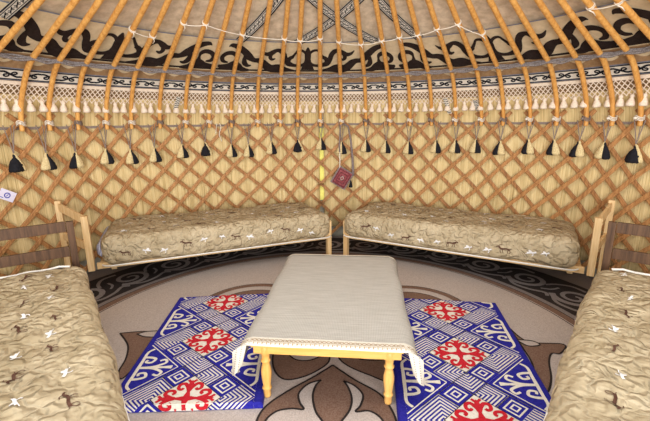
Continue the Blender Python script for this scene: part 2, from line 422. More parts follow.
for k in npz:
    p = S(k, tl0+.012, LO)
    if tmesh is None: o = tas.build('tassel', smooth=True); tmesh = o.data
    else: o = bpy.data.objects.new('tassel', tmesh); COL.objects.link(o)
    o.location = Vector(p)-Vector(lace.location); o.parent = lace; o.rotation_euler = (random.uniform(-.1, .1), random.uniform(-.15, .15), 0)

# ---- lattice
IDX = [-78, -72]+pol_th+[76, 81]
def th_i(i):
    if i <= 0: return IDX[0]+i*5.0
    if i >= len(IDX)-1: return IDX[-1]+(i-len(IDX)+1)*5.0
    a = int(math.floor(i)); return IDX[a]+(IDX[a+1]-IDX[a])*(i-a)
ZT = 1.515; PZ = .262
def cyl(th, z, r): a = R_(th); return (r*math.sin(a), CY+r*math.cos(a), z)
def lath(i_top, sg, lo, hi, R, mat, parent, ext=.25):
    """sg=+1: '/' (goes left as it goes down)."""
    n1 = (ZT-.06)/PZ; pts = []
    for k in range(25):
        n = -ext+(n1+ext)*k/24; i = i_top-sg*n
        pts.append((i, ZT-PZ*n))
    pts = [p for p in pts if lo <= p[0] <= hi]
    if len(pts) < 3: return
    mb = MB().mat(mat); w, h = .0185, .006; V = []
    P3 = [Vector(cyl(th_i(i), z, R)) for i, z in pts]
    for k, (i, z) in enumerate(pts):
        t = (P3[min(k+1, len(P3)-1)]-P3[max(k-1, 0)]).normalized(); th = R_(th_i(i)); nrm = Vector((math.sin(th), math.cos(th), 0)); b = t.cross(nrm).normalized()
        for (bw, nw) in ((-1, -.6), (-.55, -1), (-.15, -.75), (.15, -.75), (.55, -1), (1, -.6), (1, 1), (-1, 1)): V.append(P3[k]+b*w*bw+nrm*h*nw)
    n = 8
    F = [(k*n+j, k*n+(j+1) % n, (k+1)*n+(j+1) % n, (k+1)*n+j) for k in range(len(pts)-1) for j in range(n)]+[tuple(range(n)), tuple(reversed([(len(pts)-1)*n+j for j in range(n)]))]
    mb.add(V, F)
    if sg > 0:      # rawhide knots on the front laths
        for k in range(0, 12):
            n_ = k*.5; i = i_top-sg*n_
            if lo <= i <= hi and ZT-PZ*n_ > .06:
                c = Vector(cyl(th_i(i), ZT-PZ*n_, R-.009)); mb.lathe([(.002, -.006), (.006, -.003), (.006, .003), (.002, .006)], c, 6)
    o = fixn(mb.build('lath')); toparent(o, parent)
NI = len(IDX); mid = IDX.index(-.9)
for lo, hi, lb in ((0, mid+.15, 'left section of brown wooden wall lattice, left of the red bag'), (mid-.15, NI-1, 'right section of brown wooden wall lattice, behind and right of the red bag')):
    r = empty('wall_lattice', (0, CY, 0)); tag(r, lb, 'lattice', 'folding lattice wall sections')
    for i in range(0, NI+8):
        lath(i, 1, lo, hi, RL-.012, 'lath', r)
    for i in range(-8, NI):
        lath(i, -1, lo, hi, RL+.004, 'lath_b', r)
# girth cord along the lattice top, behind the laths
mb = MB().mat('cord'); mb.grid(lambda u, v: cyl(u, v, 3.012), frange(-80, 80, 120), [1.452, 1.476])
tag(mb.build('girth_band'), 'thin grey girth band running behind the top of the lattice', 'girth band')

# ---- roof poles
def pole_path(th, j):
    P = [(RL-.035, 1.44), (RL-.045, 1.52), (2.885, 1.66), (2.79, 1.80), (2.69, 1.915), (2.586, 1.994)]
    P = crom(P, 4); r0, z0 = 2.586, 1.994
    for k in range(1, 5): P.append((r0-k*.44, z0+k*.44*SL))
    a = R_(th); return [Vector((r*math.sin(a), CY+r*math.cos(a), z)) for r, z in P]
NP = len(pol_th)
for j, th in enumerate(pol_th):
    P = pole_path(th+random.uniform(-.1, .1), j)
    mb = MB().mat('pole'); mb.tube(P, [.019+.003*min(1, k/20) for k in range(len(P))], 8)
    o = mb.build('roof_pole', smooth=True); recentre(o, P[0])
    tag(o, 'orange varnished curved roof pole, %s in the fan' % ordinal(j, NP), 'roof pole', 'curved poles holding up the roof')
    # binding where the pole is lashed to the lattice head
    th_r = R_(th); c = Vector(cyl(th, 1.505, RL-.045)); mb = MB().mat('white_cord' if j % 3 else 'cord')
    rad = Vector((math.sin(th_r), math.cos(th_r), 0)); tan = Vector((math.cos(th_r), -math.sin(th_r), 0))
    for s_ in (-1, 0, 1):
        pts = [c+tan*.032*math.cos(a)+rad*.030*math.sin(a)+Vector((0, 0, .012*s_+.010*math.sin(a*2))) for a in frange(0, 2*math.pi, 12)]
        mb.tube(pts, .0045, 5)
    mb.lathe([(.003, -.012), (.012, -.006), (.013, .005), (.004, .013)], c-rad*.034-tan*.018, 8)
    kb = mb.build('lashing', smooth=True); kb.parent = o; kb.matrix_parent_inverse = Matrix.Translation(-o.location)
# crown ring
mb = MB().mat('pole'); ring = [Vector((.84*math.sin(a), CY+.84*math.cos(a), 2.79)) for a in frange(0, 2*math.pi, 48)]
mb.tube(ring, .05, 8, cap=False); o = mb.build('crown_ring', smooth=True); recentre(o, (0, CY, 2.8)); tag(o, 'bent wooden crown ring that receives the roof poles, above the view', 'crown ring')

# rope bundle across the poles
mb = MB().mat('rope')
for q_, (dr, dz) in enumerate(((0, 0), (.012, .016), (-.006, -.016))):
    pts = []
    for k in frange(-78, 78, 312):
        # sag between poles
        near = min(pol_th, key=lambda v: abs(v-k)); d = min(abs(near-k)/2.5, 1)
        r = 2.556+.018*d+dr*(.6+.4*d); z = 1.990-.006*d+dz*(.55+.5*d)+.003*math.sin(k*1.7+q_*2); a = R_(k)
        pts.append((r*math.sin(a), CY+r*math.cos(a), z))
    mb.tube(pts, .0085, 6)
o = mb.build('rope', smooth=True); tag(o, 'bundle of grey purple rope tied across all the roof poles', 'rope')

# white cord looped from pole to pole higher up
def pole_pt(th, s, lift=.0):
    r, z = 2.586-s*math.cos(R_(24.5)), 1.994+s*math.sin(R_(24.5)); a = R_(th); nr, nz = -math.sin(R_(24.5)), -math.cos(R_(24.5))
    r += nr*lift; z += nz*lift; return Vector((r*math.sin(a), CY+r*math.cos(a), z))
CORDS = [([(-47, .56), (-42.3, .52)], 'short white cord tied between two poles, above the left of the scroll band'),
         ([(-36.8, .74), (-31.6, .77), (-21.6, .68), (-10.5, .65), (-6.3, .63), (-.9, .66)], 'long white cord looped between poles left of centre'),
         ([(4.1, .61), (9.9, .56), (15.4, .60), (20.1, .63), (24.8, .64), (30, .69), (35.4, .72), (39.8, .54)], 'long white cord looped between poles right of centre'),
         ([(62.3, .60), (67, .58), (71.5, .66)], 'short white cord tied between the poles at the far right')]
for P, lb in CORDS:
    mb = MB().mat('white_cord'); pts = []
    for a, b in zip(P, P[1:]):
        A, B = pole_pt(a[0], a[1], .022), pole_pt(b[0], b[1], .022)
        for k in range(8):
            t = k/8; p = A.lerp(B, t); p.z -= .008*math.sin(math.pi*t); pts.append(p)
    pts.append(pole_pt(P[-1][0], P[-1][1], .022)); mb.tube(pts, .0032, 5)
    for th, s in P:
        c = pole_pt(th, s, 0); d = (pole_pt(th, s+.1)-c).normalized(); tn = Vector((math.cos(R_(th)), -math.sin(R_(th)), 0)); nn = tn.cross(d)
        for w in (-.006, .006): mb.tube([c+d*w+(tn*math.cos(a)+nn*math.sin(a))*.025 for a in frange(0, 2*math.pi, 10)], .0036, 5)
        mb.tube([pole_pt(th, s, .03), pole_pt(th+.4, s-.03, .03), pole_pt(th+.3, s-.07, .03)], .004, 5)
    tag(mb.build('white_cord', smooth=True), lb, 'cord', 'white cords tied along the roof poles')

# woven strap ends dangling over the lace
for th, za, zb, dx, lb in ((-33.1, 1.80, 1.66, -.6, 'black and white strap end dangling over the lace on the left'),
                           (27.9, 1.77, 1.60, .9, 'black and white strap end dangling over the lace, right of centre'),
                           (34.2, 1.74, 1.62, .6, 'short black and white strap end dangling over the lace, nearer the right bed')):
    mb = MB(); a, b = t_of_z(za), t_of_z(zb)
    def fs(u, v, off, th=th, dx=dx, a=a, b=b): return S(th+dx*(a-v)/(a-b)+u, v, off)
    mb.mat('white_wool').grid(lambda u, v: fs(u, v, .062), [-.45, .45], frange(a, b, 6))
    mb.mat('black')
    for k in range(7):
        t = a+(b-a)*(k+.2)/7; mb.ribbon([(-.45, t), (0, t+(b-a)*.06), (.45, t)], .009, fs, .066)
    tag(mb.build('strap_end'), lb, 'strap end', 'loose woven strap ends')

# ---- hanging wool tassels
TAS = [(-62.4, 1.105, 0), (-57.7, 1.095, 2), (-53.0, 1.088, 2), (-47.7, 1.103, 3), (-43.2, 1.084, 2), (-38.5, 1.087, 3), (-32.8, 1.112, 3), (-27.8, 1.122, 0), (-22.0, 1.096, 3), (-18.1, 1.089, 3), (-12.7, 1.116, 3), (-6.4, 1.134, 0), (-0.8, 1.155, 3), (4.2, 1.104, 3), (10.0, 1.129, 3), (14.7, 1.118, 3), (20.0, 1.111, 3), (26.2, 1.13, 3), (30.4, 1.136, 3), (34.7, 1.144, 3), (39.6, 1.133, 2), (44.9, 1.157, 1), (49.5, 1.16, 1), (53.8, 1.154, 2), (57.8, 1.151, 3), (62.4, 1.136, 0)]
NTS = len(TAS)
for j, (th, zb, kind) in enumerate(TAS):
    a = R_(th); rr = RL-.045; top = Vector(cyl(th, 1.47, rr)); 
    ln = .148
    root = empty('wool_tassel', (top.x, top.y, zb), -a)
    side = {0: 'nearly all black', 1: 'black, cream at right', 2: 'cream, black at right' if j < 8 else 'cream, black at left', 3: 'cream and black halves'}[kind]
    if kind == 2 and j == 2: side = 'cream, black at left'
    tag(root, 'wool tassel on grey cord, %s, %s' % (side, ordinal(j, NTS)), 'tassel', 'wool tassels hanging on the lattice')
    w = .028 if kind else .036; 
    cx = {0: (.0, .030), 1: (-.012, .022), 2: (.024, -.014), 3: (.020, -.020)}[kind]
    if j == 2 or (kind == 2 and j >= 8): cx = (-.026, .012)
    def skirt(cxx, rad, mt, nm, dz=0):
        mb = MB().mat(mt); n = 16; prof = [(.004, ln+.004), (.010, ln-.004), (.012, ln-.014), (.010, ln-.026), (rad*.55, ln*.66), (rad*.84, ln*.42), (rad*.97, ln*.16), (rad*.94, .012), (rad*.7, .0)]
        vs = []
        for pi_, (r, z) in enumerate(prof):
            for k in range(n):
                b = 2*math.pi*k/n; rr_ = r*(1+(.10*math.cos(b*5+pi_*.3) if pi_ > 3 else 0)); sh = cxx*(1-z/ln)**.7 if z < ln else 0
                vs.append((rr_*math.cos(b)+sh, rr_*math.sin(b)*.75, z+dz+(.004*math.cos(b*7+j) if pi_ > 6 else 0)))
        N = len(prof); fs = [(i*n+k, i*n+(k+1) % n, (i+1)*n+(k+1) % n, (i+1)*n+k) for i in range(N-1) for k in range(n)]+[tuple(range(n)), tuple(reversed([(N-1)*n+k for k in range(n)]))]
        mb.add(vs, fs); fixn(mb.build(nm, root, smooth=True))
    if kind == 0: skirt(-.004, .056, 'black', 'black_skirt'); skirt(.050, .026, 'cream_wool', 'cream_skirt', .006)
    else: skirt(cx[0]*1.3, .040, 'black', 'black_skirt'); skirt(cx[1]*1.3, .044, 'cream_wool', 'cream_skirt', .003)
    mb = MB().mat('cord'); L = 1.49-zb
    for q_ in (-1, 1):
        mb.tube([(q_*.040, .0, L), (q_*.020, 0, L-(L-ln)*.45), (q_*.004, 0, ln+.03), (0, 0, ln)], .0045, 5)
    mb.tube([(.012, 0, L), (.006, 0, ln+.04), (0, 0, ln)], .0035, 5)
    mb.build('cord', root, smooth=True)

# loose white string
mb = MB().mat('white_cord'); pts = [cyl(-24.3+.25*math.sin(k*1.3), 1.49-.035*k, RL-.03-.004*math.sin(k)) for k in range(7)]; mb.tube(pts, .005, 5)
pts = [cyl(-24.9-.1*k, 1.49-.03*k, RL-.03) for k in range(5)]; mb.tube(pts, .004, 5)
tag(mb.build('string', smooth=True), 'loose white string hanging on the lattice between two tassels, left of centre', 'string')

# ---- red woven bag
rb = empty('woven_bag', cyl(4.3, .71, RL-.075), -R_(4.3)); tag(rb, 'small red patterned woven bag hanging by a grey strap on the lattice', 'bag')
rot = R_(-31)
def fb(u, v, off): return (u*math.cos(rot)-v*math.sin(rot), -off, u*math.sin(rot)+v*math.cos(rot)+.10)
mb = MB().mat('bag_grey'); bw, bh = .105, .118
us = frange(-1, 1, 8)
def bagpt(u, v, sgn): return fb(u*bw, v*bh, sgn*(.026*(1-u**4)*(1-v**4)+.004))
mb.grid(lambda u, v: bagpt(u, v, 1), us, us); mb.grid(lambda u, v: bagpt(u, v, -1), us, us)
for a_ in (-1, 1):
    mb.grid(lambda u, v: bagpt(a_, u, v), us, [-1, 1]); mb.grid(lambda u, v: bagpt(u, a_, v), us, [-1, 1])
fixn(mb.build('pouch', rb))
mb = MB(); o_ = .033
def fbo(u, v, off): 
    return fb(u, v, off+.004+.026*(1-(u/bw)**4)*(1-(v/bh)**4))
mb.mat('bag_red'); mb.grid(lambda u, v: fbo(u, v, .003), frange(-.088, .088, 8), frange(-.104, .104, 8))
mb.mat('black')
for s_ in (.078, .050, .022):
    P = [(-s_, -s_*1.15), (s_, -s_*1.15), (s_, s_*1.15), (-s_, s_*1.15), (-s_, -s_*1.15)]
    for a_, b_ in zip(P, P[1:]): mb.ribbon([(a_[0]+(b_[0]-a_[0])*k/4, a_[1]+(b_[1]-a_[1])*k/4) for k in range(5)], .0045, fbo, .006)
mb.mat('white_wool')
P = [(-.02, 0), (0, -.026), (.02, 0), (0, .026), (-.02, 0)]
for a_, b_ in zip(P, P[1:]): mb.ribbon([a_, b_], .004, fbo, .007)
mb.build('red_panel', rb)
mb = MB().mat('bag_grey')
mb.tube([fb(.10, .10, 0), (.135, -.01, .20), (.125, -.01, .38), (.105, -.01, .56), (.075, -.005, .72)], [.018, .016, .013, .012, .009], 8)
mb.tube([(.075, -.005, .72), (.03, .01, .76), (-.02, 0, .74), (-.035, 0, .50), (-.03, 0, .42)], .010, 6); mb.build('strap', rb, smooth=True)
mb = MB().mat('white_cord'); mb.tube([(-.03, 0, .42), (-.028, -.01, .32), (-.03, -.005, .205)], .007, 6); mb.build('loop', rb, smooth=True)
mb = MB().mat('black'); mb.lathe([(.004, 0), (.012, -.02), (.024, -.08), (.02, -.09)], (.108, 0, .07), 10); mb.build('tassel', rb, smooth=True)

# ---- white card at far left
cd = empty('card', cyl(-64.3, .92, RL-.03), -R_(-64.3)); tag(cd, 'small pale lilac printed card fixed to the lattice at the far left', 'card')
rc = R_(-32)
def fc(u, v, off): return (u*math.cos(rc)-v*math.sin(rc), -off, u*math.sin(rc)+v*math.cos(rc))
mb = MB().mat('paper'); mb.box((0, 0, 0), (.12, .006, .085), Matrix.Rotation(-rc, 3, 'Y')); 
mb.mat('ink'); mb.ribbon(sp(0.0, 0.0, .020, .020, 0, 360, 16), .008, fc, .0045); mb.ribbon([(-.004, -.01), (.004, .012)], .006, fc, .0045)
mb.ribbon([(-.05, -.028), (-.02, -.028)], .005, fc, .0045); mb.build('print', cd)

# ---------------------------------------------------------------- carpet
CC = (-.03, 2.31)
mb = MB(); CT = .010
def fz(u, v, off): return (u, v, CT+off)
mb.mat('c_black').lathe([(2.55, 0), (2.55, CT)], (CC[0], CC[1], 0), 96)
mb.mat('c_light').lathe([(1.95, CT), (1.95, CT+.0012)], (CC[0], CC[1], 0), 96)
mb.mat('c_black')
def arc(cx, cy, r, a0, a1, n=60): return [(cx+r*math.sin(R_(a0+(a1-a0)*k/n)), cy+r*math.cos(R_(a0+(a1-a0)*k/n))) for k in range(n+1)]
mb.mat('c_grey').ribbon(arc(*CC, 1.985, -180, 180, 120), .05, fz, .0014)
mb.mat('c_brown').ribbon(arc(*CC, 1.925, -180, 180, 120), .07, fz, .0018)
mb.mat('c_black').ribbon(arc(*CC, 1.875, -180, 180, 120), .009, fz, .0022)
mb.ribbon(arc(*CC, 1.955, -180, 180, 120), .008, fz, .0024)
# grey running scrolls on the black border
mb.mat('c_grey')
k = -126
while k < 128:
    a = R_(k)
    def fr(u, v, off, a=a):
        r = 2.27+v; an = a+u/2.27; return (CC[0]+r*math.sin(an), CC[1]+r*math.cos(an), CT+off)
    P = sp(0, .01, .17, .03, 215, 215+620, 34, 1.05, .95); n = len(P)
    mb.ribbon(P, [.055-.03*i/n for i in range(n)], fr, .0012)
    mb.ribbon(crom([(-.14, -.09), (.0, -.20), (.16, -.19), (.28, -.13), (.34, -.17)], 5), .032, fr, .0016)
    mb.ribbon(crom([(.17, .03), (.21, .12), (.3, .20), (.42, .2)], 5), .03, fr, .0016)
    mb.ribbon(crom([(.2, -.08), (.26, -.02), (.27, .07)], 4), .022, fr, .0016)
    k += 11.6
# central ornament, traced in floor coordinates
def outline(P, mat, z, line=True, closed=True, n=6):
    c = crom(P+[P[0]] if closed else P, n)
    mb.mat(mat).poly(c[:-1], fz, z)
    if line: mb.mat('c_black').ribbon(c, .012, fz, z+.0006)
outline([(0.04, 2.135), (0.164, 1.995), (0.293, 1.874), (0.341, 1.755), (0.352, 1.639), (0.327, 1.499), (0.026, 1.485), (-0.333, 1.506), (-0.36, 1.647), (-0.33, 1.775), (-0.226, 1.894), (-0.073, 2.026)], 'c_brown', 0.003)
outline([(-0.032, 1.992), (-0.107, 1.957), (-0.156, 1.88), (-0.146, 1.807), (-0.123, 1.756), (-0.189, 1.762), (-0.268, 1.74), (-0.314, 1.666), (-0.271, 1.578), (-0.121, 1.576), (-0.014, 1.633), (-0.058, 1.738), (-0.077, 1.854), (-0.062, 1.943)], 'c_light', 0.0042)
outline([(0.1, 1.982), (0.16, 1.941), (0.202, 1.863), (0.181, 1.78), (0.152, 1.735), (0.225, 1.739), (0.281, 1.68), (0.283, 1.591), (0.147, 1.573), (0.063, 1.632), (0.121, 1.747), (0.138, 1.839), (0.123, 1.928)], 'c_light', 0.0042)
outline([(-0.354, 2.355), (-0.34, 2.166), (-0.297, 2.049), (-0.227, 2.0), (-0.111, 2.041), (0.001, 2.145), (0.022, 2.233), (0.013, 2.349), (-0.188, 2.39)], 'c_brown', 0.003)
outline([(-0.275, 2.3), (-0.206, 2.203), (-0.116, 2.185), (-0.038, 2.234), (0.002, 2.324), (-0.06, 2.325), (-0.136, 2.269), (-0.215, 2.316)], 'c_light', 0.0042)
outline([(0.096, 2.348), (0.078, 2.225), (0.135, 2.128), (0.259, 2.036), (0.379, 1.978), (0.448, 2.155), (0.451, 2.343), (0.278, 2.383)], 'c_brown', 0.003)
outline([(0.126, 2.322), (0.2, 2.21), (0.276, 2.183), (0.386, 2.194), (0.384, 2.248), (0.285, 2.263), (0.209, 2.321)], 'c_light', 0.0042)
outline([(-1.497, 2.535), (-1.321, 2.556), (-1.178, 2.507), (-1.166, 2.337), (-1.193, 2.152), (-1.222, 2.021), (-1.275, 2.086), (-1.299, 2.225), (-1.364, 2.381)], 'c_brown', 0.003)
outline([(-1.366, 2.519), (-1.296, 2.555), (-1.147, 2.553), (-1.169, 2.485), (-1.288, 2.482)], 'c_light', 0.0042)
outline([(1.344, 2.558), (1.389, 2.38), (1.611, 2.343), (1.526, 2.239), (1.471, 2.24), (1.402, 2.15), (1.322, 1.987), (1.231, 1.872), (1.237, 1.988), (1.292, 2.151), (1.314, 2.3)], 'c_brown', 0.003)
outline([(1.318, 2.402), (1.416, 2.388), (1.447, 2.338), (1.361, 2.327)], 'c_light', 0.0042)
for cx, cy, sgn in ((.70, 2.85, 1), (-.60, 2.92, -1)):
    for r, w, mt, z in ((.44, .05, 'c_brown', .0030), (.37, .07, 'c_light', .0030), (.27, .13, 'c_brown', .0030), (.47, .008, 'c_black', .0036), (.335, .008, 'c_black', .0036)):
        mb.mat(mt).ribbon(arc(cx, cy, r, -120, 120, 40), w, fz, z)
o = mb.build('carpet'); recentre(o, (0, CC[1], 0)); tag(o, 'round beige and brown carpet with black scroll border covering the floor', 'carpet')

# ---------------------------------------------------------------- rugs
def rug(name, quad, th, label, front=True, flip=1, u_red0=0.0):
    """quad: back-left, back-right, front-right, front-left floor corners"""
    BL, BR, FR, FL = [Vector((*p, 0)) for p in quad]
    Lr = ((BL-FL).length+(BR-FR).length)/2; Wr = ((BL-BR).length+(FL-FR).length)/2
    def fq(u, v, off):      # u across -Wr/2..Wr/2 , v from front 0..Lr
        fold = min(0, v); v = max(v, 0); a = min(1, max(0, u/Wr+.5)); b = v/Lr
        rr = .022; e = 0
        p = (FL.lerp(FR, a)).lerp(BL.lerp(BR, a), b)
        d = min((a)*Wr, (1-a)*Wr, (1-b)*Lr); z = th if d >= rr else th-rr+math.sqrt(max(0, rr*rr-(rr-d)**2))
        if fold < 0: return (p.x, p.y-off-.001, CT+z+fold)
        return (p.x, p.y, CT+z+off)
    root = empty(name, (*((BL+BR+FL+FR)/4).xy, CT)); tag(root, label, 'floor mat', 'blue patterned floor mats beside the table')
    mb = MB().mat('blue_rug'); us = [-Wr/2+x for x in (0, .003, .008, .015, .022)]; us = us+frange(-Wr/2+.05, Wr/2-.05, 12)+[-x for x in reversed(us)]
    vs = [0, .003, .008, .015, .022]; vs = vs+frange(.05, Lr-.05, 16)+[Lr-x for x in reversed(vs)]
    mb.grid(lambda u, v: fq(u, v, 0), us, vs)
    nu, nv = len(us), len(vs)
    per = [(u, 0) for u in us]+[(us[-1], v) for v in vs[1:]]+[(u, Lr) for u in reversed(us[:-1])]+[(us[0], v) for v in reversed(vs[1:-1])]
    V = []; n = len(per)
    for u, v in per: p = fq(u, v, 0); V += [p, (p[0], p[1], CT+.001)]
    nf = len(us)-1; sides = [(2*i, 2*((i+1) % n), 2*((i+1) % n)+1, 2*i+1) for i in range(n)]; mb.add(V, sides[nf:]); mb.add(V, sides[:nf])
    o = mb.build('mat_body', root); o.matrix_parent_inverse = Matrix.Translation(-root.location)
    # woven pattern
    mb = MB(); BW = .048; X = Wr/2-BW; sx, sy = X/3.9*1.0, .095; sx = X/3.9
    def clip(P, low=0):   # keep to the flat field
        for ax, lim, sg in ((0, X, 1), (0, -X, -1), (1, 0 if low else Lr-.026, 1), (1, -.036 if low else 0, -1)):
            out = []
            for i in range(len(P)):
                a, b = P[i], P[(i+1) % len(P)]; ia = sg*(lim-a[ax]) >= 0; ib = sg*(lim-b[ax]) >= 0
                if ia: out.append(a)
                if ia != ib:
                    t = (lim-a[ax])/(b[ax]-a[ax]); out.append((a[0]+(b[0]-a[0])*t, a[1]+(b[1]-a[1])*t))
            P = out
            if len(P) < 3: return None
        return P
    def dense(P, step=.05):
        out = []
        for i in range(len(P)):
            a, b = P[i], P[(i+1) % len(P)]; n = max(1, int(math.dist(a, b)/step)); out += [(a[0]+(b[0]-a[0])*k/n, a[1]+(b[1]-a[1])*k/n) for k in range(n)]
        return out
    def pol(P, mat, z):
        lo = [(a_, min(b_, 0)) for a_, b_ in P] if 0 else None
        for low in (0, 1):
            Q = clip(P, low)
            if Q: mb.mat(mat).poly(dense(Q), fq, z)
    def dia(cx, cy, hx, hy, mat, z): pol([(cx-hx, cy), (cx, cy-hy), (cx+hx, cy), (cx, cy+hy)], mat, z)
    def inside(p): return abs(p[0]) <= X+.004 and -.034 <= p[1] <= Lr-.026
    def rib(P, w, mat, z):
        if mat == 'cream_rug': P = [(p[0], p[1] if p[1] >= 0 else 99) for p in P]
        run = []; ww = w if isinstance(w, list) else [w]*len(P)
        for p, q_ in list(zip(P, ww))+[(None, 0)]:
            if p is not None and inside(p): run.append((p, q_))
            else:
                if len(run) > 1: mb.mat(mat).ribbon([r[0] for r in run], [r[1] for r in run], fq, z)
                run = []
    pol([(-X, -.036), (X, -.036), (X, Lr), (-X, Lr)], 'cream_rug', .0012)
    def nest(cx, cy):
        for q_, m_ in ((.98, 'blue_rug'), (.70, 'cream_rug'), (.56, 'blue_rug'), (.34, 'cream_rug'), (.2, 'blue_rug')):
            dia(cx, cy, sx*q_, sy*q_, m_, .0018+.0004*(1-q_)*5)
        for a_ in ((0, -1), (0, 1)): pass
    def stripe(cx, cy, dx, dy):
        # L-shaped bars nested towards the corner (dx,dy) along the cell diagonal
        for q_ in range(7):
            a_ = (q_+.25)/7; b_ = (q_+.75)/7
            for s_ in (1,):
                # chevrons about axis pointing to corner
                if dy:
                    A = [(cx-sx*(1-a_), cy-dy*sy*a_*0), ]
                h0, h1 = 1-a_, 1-b_
                # ring between scaled diamonds anchored at the corner
                ax, ay = cx+dx*sx, cy+dy*sy
                def sc(h): return [(ax+(x-ax)*h, ay+(y-ay)*h) for x, y in ((cx-sx, cy), (cx, cy-sy), (cx+sx, cy), (cx, cy+sy))]
                O, I = sc(h0), sc(h1)
                for i in range(4):
                    P = [O[i], O[(i+1) % 4], I[(i+1) % 4], I[i]]; ar = abs(sum(P[j][0]*P[(j+1) % 4][1]-P[(j+1) % 4][0]*P[j][1] for j in range(4)))/2
                    if ar > 1e-6: pol(P, 'blue_rug', .0018)
    def horn(cx, cy, hx, hy, mat, z):
        # four-armed ram-horn ornament
        for ang in range(4):
            c_, s_ = [(1, 0), (0, 1), (-1, 0), (0, -1)][ang]
            def loc(a_, b_): # a along arm 0..1, b across
                return (cx+(a_*c_-b_*s_)*hx, cy+(a_*s_+b_*c_)*hy)
            P = crom([(0, 0), (.2, 0), (.38, 0), (.6, 0), (.84, 0)], 3)
            W_ = [.16, .17, .17, .13, .10, .09, .09, .10, .13, .15, .14, .08, .02]
            mb_w = [w_*hx*1.15 for w_ in W_]
            rib([loc(*p) for p in P], mb_w[:len(P)], mat, z)
            for sg in (1, -1):
                C = crom([(.36, 0), (.52, .07), (.68, .20), (.62, .34), (.46, .35), (.40, .25), (.47, .19)], 4); n = len(C)
                rib([loc(a_, b_*sg) for a_, b_ in C], [hx*(.14-.045*i/n) for i in range(n)], mat, z)
                C = crom([(.70, 0), (.80, .08), (.86, .14)], 3); rib([loc(a_, b_*sg) for a_, b_ in C], [hx*.09]*len(C), mat, z)
    per_ = 6*sy; k0 = u_red0
    rows = [k0+i*per_ for i in range(-1, 6)]
    for cy in rows:
        if cy < -.5 or cy > Lr+.5: continue
        for sx_, sy_ in ((1, 1), (-1, -1)):
            nest(sx_*sx*flip, cy-2*sy*sy_); nest(2*sx_*sx*flip, cy+sy*sy_)
            stripe(sx_*sx*flip, cy+2*sy*sy_, -sx_*flip, 0); stripe(2*sx_*sx*flip, cy-sy*sy_, 0, sy_)
            stripe(3*sx_*sx, cy, -sx_, 0)
        stripe(0, cy-3*sy, 0, 1)
        # fine dark joint lines between cells
        for a_, b_ in (((0, 2), (2, 0)), ((2, 0), (0, -2)), ((0, -2), (-2, 0)), ((-2, 0), (0, 2)), ((0, 4), (3, 1)), ((0, 4), (-3, 1)), ((0, 2), (1, 3)), ((0, 2), (-1, 3)), ((1, 1), (2, 2)), ((-1, 1), (-2, 2)), ((1, -1), (2, -2)), ((-1, -1), (-2, -2))):
            P = [(sx*(a_[0]+(b_[0]-a_[0])*k/8), cy+sy*(a_[1]+(b_[1]-a_[1])*k/8)) for k in range(9)]; rib(P, .004, 'felt_dark', .0042)
        for s_ in (1, -1):
            pol([(s_*sx, cy-3*sy), (s_*3.9*sx, cy-.1*sy), (s_*3.9*sx, cy-5.9*sy)], 'blue_rug', .0030)
            for e_ in (1, -1):
                P = [(s_*sx*(1.35+(3.9-1.35)*k/10), cy-3*sy+e_*sy*(0.0+2.62*k/10)) for k in range(11)]; rib(P, .007, 'cream_rug', .0036)
            # half horn on the triangle
            hx, hy = 2.6*sx, 2.3*sy; cx, cyy = s_*3.85*sx, cy-3*sy
            for sg in (1, -1):
                for C in ([(0, 0), (.0, .35), (.0, .75), (.12, .92)], [(.02, .5), (.18, .48), (.30, .40), (.24, .24), (.10, .26), (.12, .36)], [(.0, .0), (.3, .02), (.48, .10), (.62, .22), (.56, .36), (.44, .30)], [(.35, .0), (.6, .0), (.82, .04)]):
                    C = crom(C, 4); n = len(C); rib([(cx-s_*a_*hx, cyy+sg*b_*hy) for a_, b_ in C], [.021-.006*i/n for i in range(n)], 'cream_rug', .0042)
        dia(0, cy, 1.98*sx, 1.98*sy, 'cream_rug', .0032); horn(0, cy, 1.88*sx, 1.88*sy, 'red_rug', .0045)
    o = mb.build('woven_pattern', root); o.matrix_parent_inverse = Matrix.Translation(-root.location)
    return root
rug('floor_mat', [(-1.25, 3.05), (-.42, 3.12), (-.34, 1.77), (-1.17, 1.74)], .042, 'blue, white and red patterned floor mat lying left of the low table', u_red0=.04)
rug('floor_mat', [(.52, 3.02), (1.39, 2.90), (1.15, 1.40), (.33, 1.42)], .042, 'blue, white and red patterned floor mat lying right of the low table', u_red0=.21)

# ---------------------------------------------------------------- low table
tbl = empty('low_table', (.063, 2.475, CT+.005), R_(-5.5)); tag(tbl, 'low varnished pine table with turned legs in the middle of the yurt', 'table')
TL, TW, TH = 1.38, .80, .360-CT
mb = MB().mat('tablewood_x'); mb.box((0, 0, TH-.012), (TW, TL, .024), None, .004); mb.build('tabletop', tbl)
for s_, nm in ((-1, 'apron'), (1, 'apron')):
    mb = MB().mat('tablewood_x'); mb.box((0, s_*(TL/2-.035), TH-.024-.026), (.785, .024, .052), None, .003); mb.build(nm, tbl)
    mb = MB().mat('tablewood_x'); mb.box((s_*.380, 0, TH-.024-.026), (.022, TL-.12, .052), None, .003); mb.build(nm, tbl)
lh = TH-.024
prof = [(.019, 0), (.021, .01), (.021, .045), (.026, .05), (.026, .058), (.020, .066), (.024, .09), (.029, .14), (.029, .165), (.022, .20), (.019, .212), (.027, .220), (.027, .228), (.020, .236), (.023, .25), (.023, .262), (.028, .266), (.028, lh)]
for sx in (-1, 1):
    for sy in (-1, 1):
        mb = MB().mat('tablewood'); mb.lathe(prof, (sx*.332, sy*(TL/2-.045), 0), 18); fixn(mb.build('leg', tbl, smooth=True))
